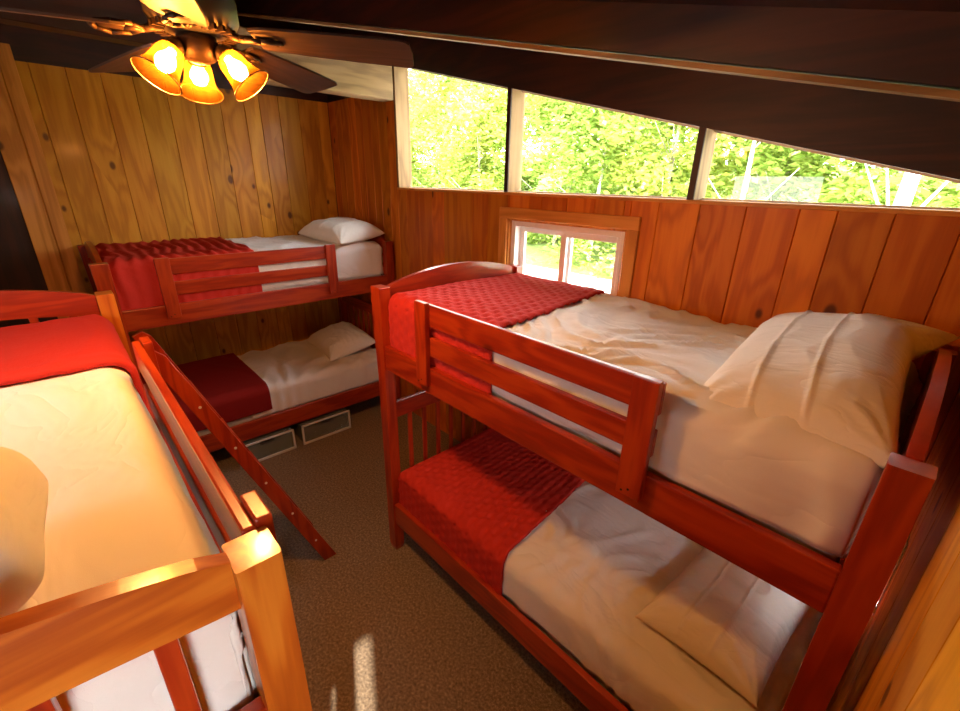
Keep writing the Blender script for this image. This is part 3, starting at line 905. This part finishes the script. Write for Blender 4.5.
# light kit
bm = bmesh.new(); lathe(bm, [(.004, .0), (.045, -.002), (.048, -.015), (.048, -.04), (.035, -.055), (.02, -.062), (.004, -.064)], 28)
kit = link('light_kit', bm, metal_dark, fan, smooth=True)
SHD = ((50, 40), (-72, 38), (172, 34))
for az, tl in SHD:
    a = math.radians(az); t = math.radians(tl)
    d = Vector((math.cos(a)*math.sin(t), math.sin(a)*math.sin(t), -math.cos(t)))
    base = Vector((math.cos(a)*.055, math.sin(a)*.055, -.030))
    M = Matrix.Translation(base) @ d.to_track_quat('Z', 'Y').to_matrix().to_4x4() @ Matrix.Scale(.80, 4)
    bm = bmesh.new(); path_tube(bm, [(math.cos(a)*.03, math.sin(a)*.03, -.04), tuple(base+Vector((0, 0, .01))), tuple(base+d*.015)], .009, 8)
    lathe(bm, [(.004, -.006), (.022, -.004), (.028, .012), (.028, .03)], 20, M)
    link('lamp_arm', bm, metal_dark, kit, smooth=True)
    bm = bmesh.new()
    prof = [(.026, .018), (.034, .026), (.041, .045), (.044, .07), (.049, .095), (.060, .118), (.070, .130)]
    lathe(bm, prof, 40, M)
    sh = link('lamp_shade', bm, shade_m, fan, smooth=True)
    bm = bmesh.new(); lathe(bm, [(.0690+.0022*math.cos(q*PI/4), .130+.0022*math.sin(q*PI/4)) for q in range(9)], 40, M)
    link('shade_rim', bm, rim_m, sh, smooth=True)
    bm = bmesh.new(); lathe(bm, [(.003, .025), (.012, .028), (.014, .04), (.026, .062), (.028, .078), (.020, .095), (.003, .103)], 20, M)
    bb_ = link('bulb', bm, bulb_m, sh, smooth=True)
    tag(bb_, 'glowing bulb')

# ------------------------------------------------------------------ outdoors
bm = bmesh.new(); box(bm, -60, 40, Y1+.14, 70, -.9, -.6)
tag(link('ground', bm, ground_m), 'pale gravel ground outside the windows', None, None, 'structure')

bm = bmesh.new(); prism(bm, [(11.0, -.7), (30, -.7), (30, 3.2), (24, 1.0), (16, -.35)], 0, -58, 38)
def grass_m():
    m, nt, b = mat('forest_floor_grass')
    tc = nd(nt, 'ShaderNodeTexCoord'); n = nd(nt, 'ShaderNodeTexNoise', i_Scale=6.0, i_Detail=8.0, i_Roughness=.75)
    nt.links.new(tc.outputs['Object'], n.inputs['Vector'])
    r = ramp(nt, n.outputs['Fac'], [(.3, (.05, .09, .015)), (.5, (.14, .20, .035)), (.7, (.28, .34, .08))])
    nt.links.new(r.outputs[0], b.inputs['Base Color']); b.inputs['Roughness'].default_value = 1.0
    return m
tag(link('hillside_ground', bm, grass_m()), 'grassy slope rising under the trees outside', None, None, 'structure')

def leafmesh(seed, n, rx, ry, z0, z1, size):
    rnd = random.Random(seed)
    bm = bmesh.new(); lay = bm.loops.layers.color.new('plank')
    cl = [(rnd.gauss(0, .5)*rx, rnd.gauss(0, .5)*ry, rnd.uniform(z0, z1), rnd.uniform(.5, 1.15)) for _ in range(46)]
    for i in range(n):
        c = rnd.choice(cl)
        rr = c[3]
        p = Vector((c[0]+rnd.gauss(0, .5)*rr, c[1]+rnd.gauss(0, .5)*rr, max(z0*.6, c[2]+rnd.gauss(0, .38)*rr)))
        s = size*rnd.uniform(.6, 1.4)
        q = Matrix.Rotation(rnd.uniform(0, 6.3), 3, 'Z') @ Matrix.Rotation(rnd.uniform(-1.2, 1.2), 3, 'X') @ Matrix.Rotation(rnd.uniform(-.8, .8), 3, 'Y')
        vs = [bm.verts.new(p+q @ Vector(v)) for v in ((-s, 0, 0), (0, -s*.45, s*.1), (s, 0, 0), (0, s*.45, s*.1))]
        f = bm.faces.new(vs)
        c_ = rnd.random()
        for l in f.loops: l[lay] = (c_, c_, c_, 1)
    return bm
def tree(loc, seed, h, rx, n, lm, bkm, label, tr=.09, z0=1.0, size=.13):
    root = empty('tree', loc, 0, label, 'tree', 'leafy trees outside the windows')
    rnd = random.Random(seed)
    bm = bmesh.new()
    lean = rnd.uniform(-.3, .3)
    pts = [(lean*(t**1.5)*h*.2, rnd.uniform(-.05, .05), h*.92*t) for t in (0, .25, .5, .75, 1)]
    for i in range(4): tube(bm, pts[i], pts[i+1], tr*(1-.2*i), tr*(.8-.2*i)+.005, 9)
    for k in range(9):
        i = rnd.randint(1, 3); p = Vector(pts[i]); a = rnd.uniform(0, 2*PI)
        tube(bm, p, p+Vector((math.cos(a)*rx*.8, math.sin(a)*rx*.8, h*.18)), tr*.22, .008, 6)
    link('trunk', bm, bkm, root, smooth=True)
    link('foliage', leafmesh(seed, n, rx, rx, z0, h, size), lm, root)
    return root
rt = random.Random(5)
spots = []
for i in range(11): spots.append((-25+i*3.0+rt.uniform(-.8, .8), 15.5+rt.uniform(-1.5, 1.5), 0))
for i in range(9): spots.append((-34+i*4.6+rt.uniform(-1, 1), 21.5+rt.uniform(-1.5, 1.5), 1))
for i, (x, y, row) in enumerate(spots):
    bright = i % 3 == 0
    tree((x, y, -.62), 100+i, (7.6 if row == 0 else 10.5)+rt.uniform(-.6, .8), 2.0 if row == 0 else 2.9, 9000 if row == 0 else 9500, leafA if bright else leafB, bark if i % 4 == 1 else bark2,
         ('yellow-green leafy tree' if bright else 'mid-green leafy tree')+(' in the row beyond the gravel' if row == 0 else ' in the far row of the woods'),
         size=.12 if row == 0 else .20, z0=.35)
tree((-1.0, 11.5, -.62), 300, 8.5, 1.2, 300, leafB, bark, 'pale birch trunk seen at the tapering end of the long window', tr=.17, z0=6.0)
tree((-4.2, 13.2, -.62), 301, 8.0, 1.4, 900, leafA, bark, 'thin pale trunk seen through the tapering pane', tr=.07, z0=4.0)

# ------------------------------------------------------------------ light
w = bpy.data.worlds.new('World'); sc.world = w; w.use_nodes = True
nt = w.node_tree
bg = nt.nodes['Background']
tc = nd(nt, 'ShaderNodeTexCoord'); sx = nd(nt, 'ShaderNodeSeparateXYZ'); nt.links.new(tc.outputs['Generated'], sx.inputs[0])
r = ramp(nt, sx.outputs[2], [(0., (1., .97, .90)), (.25, (.98, .97, .95)), (1., (.80, .90, 1.0))])
nt.links.new(r.outputs[0], bg.inputs[0]); 
sdv = Vector((1.50, -.75, 1.68)).normalized()
dt = nd(nt, 'ShaderNodeVectorMath', operation='DOT_PRODUCT'); nt.links.new(tc.outputs['Generated'], dt.inputs[0]); dt.inputs[1].default_value = sdv
glow = mathn(nt, 'POWER', mathn(nt, 'MAXIMUM', dt.outputs['Value'], 0.0), 3.0)
nt.links.new(mathn(nt, 'MULTIPLY_ADD', glow, 26.0, 11.0), bg.inputs[1])

def portal(loc, rot, sx_, sy_):
    ld = bpy.data.lights.new('sky_portal', 'AREA'); ld.shape = 'RECTANGLE'; ld.size = sx_; ld.size_y = sy_
    ld.cycles.is_portal = True
    o = bpy.data.objects.new('sky_portal', ld); C.objects.link(o); o.location = loc; o.rotation_euler = rot
# daylight comes in through the long window, the small window and the added glazed door (area -Z faces into the room)
portal((-1.6, Y1+.16, 2.55), (-PI/2, 0, 0), 3.7, .9)
portal((mx, Y1+.16, (H2[2]+H2[3])/2), (-PI/2, 0, 0), .9, .46)
portal((X1+.12, (gy0+gy1)/2, (gz0+gz1)/2), (0, PI/2, 0), gz1-gz0, gy1-gy0)

portal((X1+.14, (H3[0]+H3[1])/2, (H3[2]+H3[3])/2), (0, PI/2, 0), H3[3]-H3[2], H3[1]-H3[0])
portal(((H4[0]+H4[1])/2, Y0-.08, (H4[2]+H4[3])/2), (PI/2, 0, 0), H4[1]-H4[0], H4[3]-H4[2])
# sun from behind the camera, through the added door's glass onto the carpet
sd = Vector((1.50, -.75, 1.68)).normalized()
ld = bpy.data.lights.new('sun', 'SUN'); ld.energy = 12.0; ld.angle = math.radians(1.2); ld.color = (1, .95, .86)
so = bpy.data.objects.new('sun', ld); C.objects.link(so); so.location = (6, -2, 8)
so.rotation_euler = sd.to_track_quat('Z', 'Y').to_euler()

# ------------------------------------------------------------------ camera
f_px = 442.567
R = [[0.68221545, 0.73088981, 0.01954898], [0.2801443, -0.23660409, -0.93034277], [-0.67535269, 0.64017075, -0.36616958]]
cd = bpy.data.cameras.new('camera'); cd.sensor_width = 36.0; cd.sensor_fit = 'HORIZONTAL'
cd.lens = f_px/960*36.0; cd.clip_start = .02; cd.clip_end = 200
co = bpy.data.objects.new('camera', cd); C.objects.link(co)
M = Matrix(((R[0][0], -R[1][0], -R[2][0]), (R[0][1], -R[1][1], -R[2][1]), (R[0][2], -R[1][2], -R[2][2])))
co.matrix_world = Matrix.Translation((0, 0, 2.2)) @ M.to_4x4()
cd.shift_x = 0; cd.shift_y = (0.5-.5)/960
sc.camera = co

sc.view_settings.view_transform = 'Standard'; sc.view_settings.look = 'None'
sc.view_settings.gamma = 1.0; sc.view_settings.exposure = 0.15; sc.view_settings.use_curve_mapping = False
sc.cycles.max_bounces = 8; sc.cycles.diffuse_bounces = 5; sc.cycles.transparent_max_bounces = 8; sc.cycles.caustics_reflective = False; sc.cycles.caustics_refractive = False
sc.cycles.sample_clamp_indirect = 6.0
sc.cycles.use_denoising = True
sc.cycles.use_light_tree = True
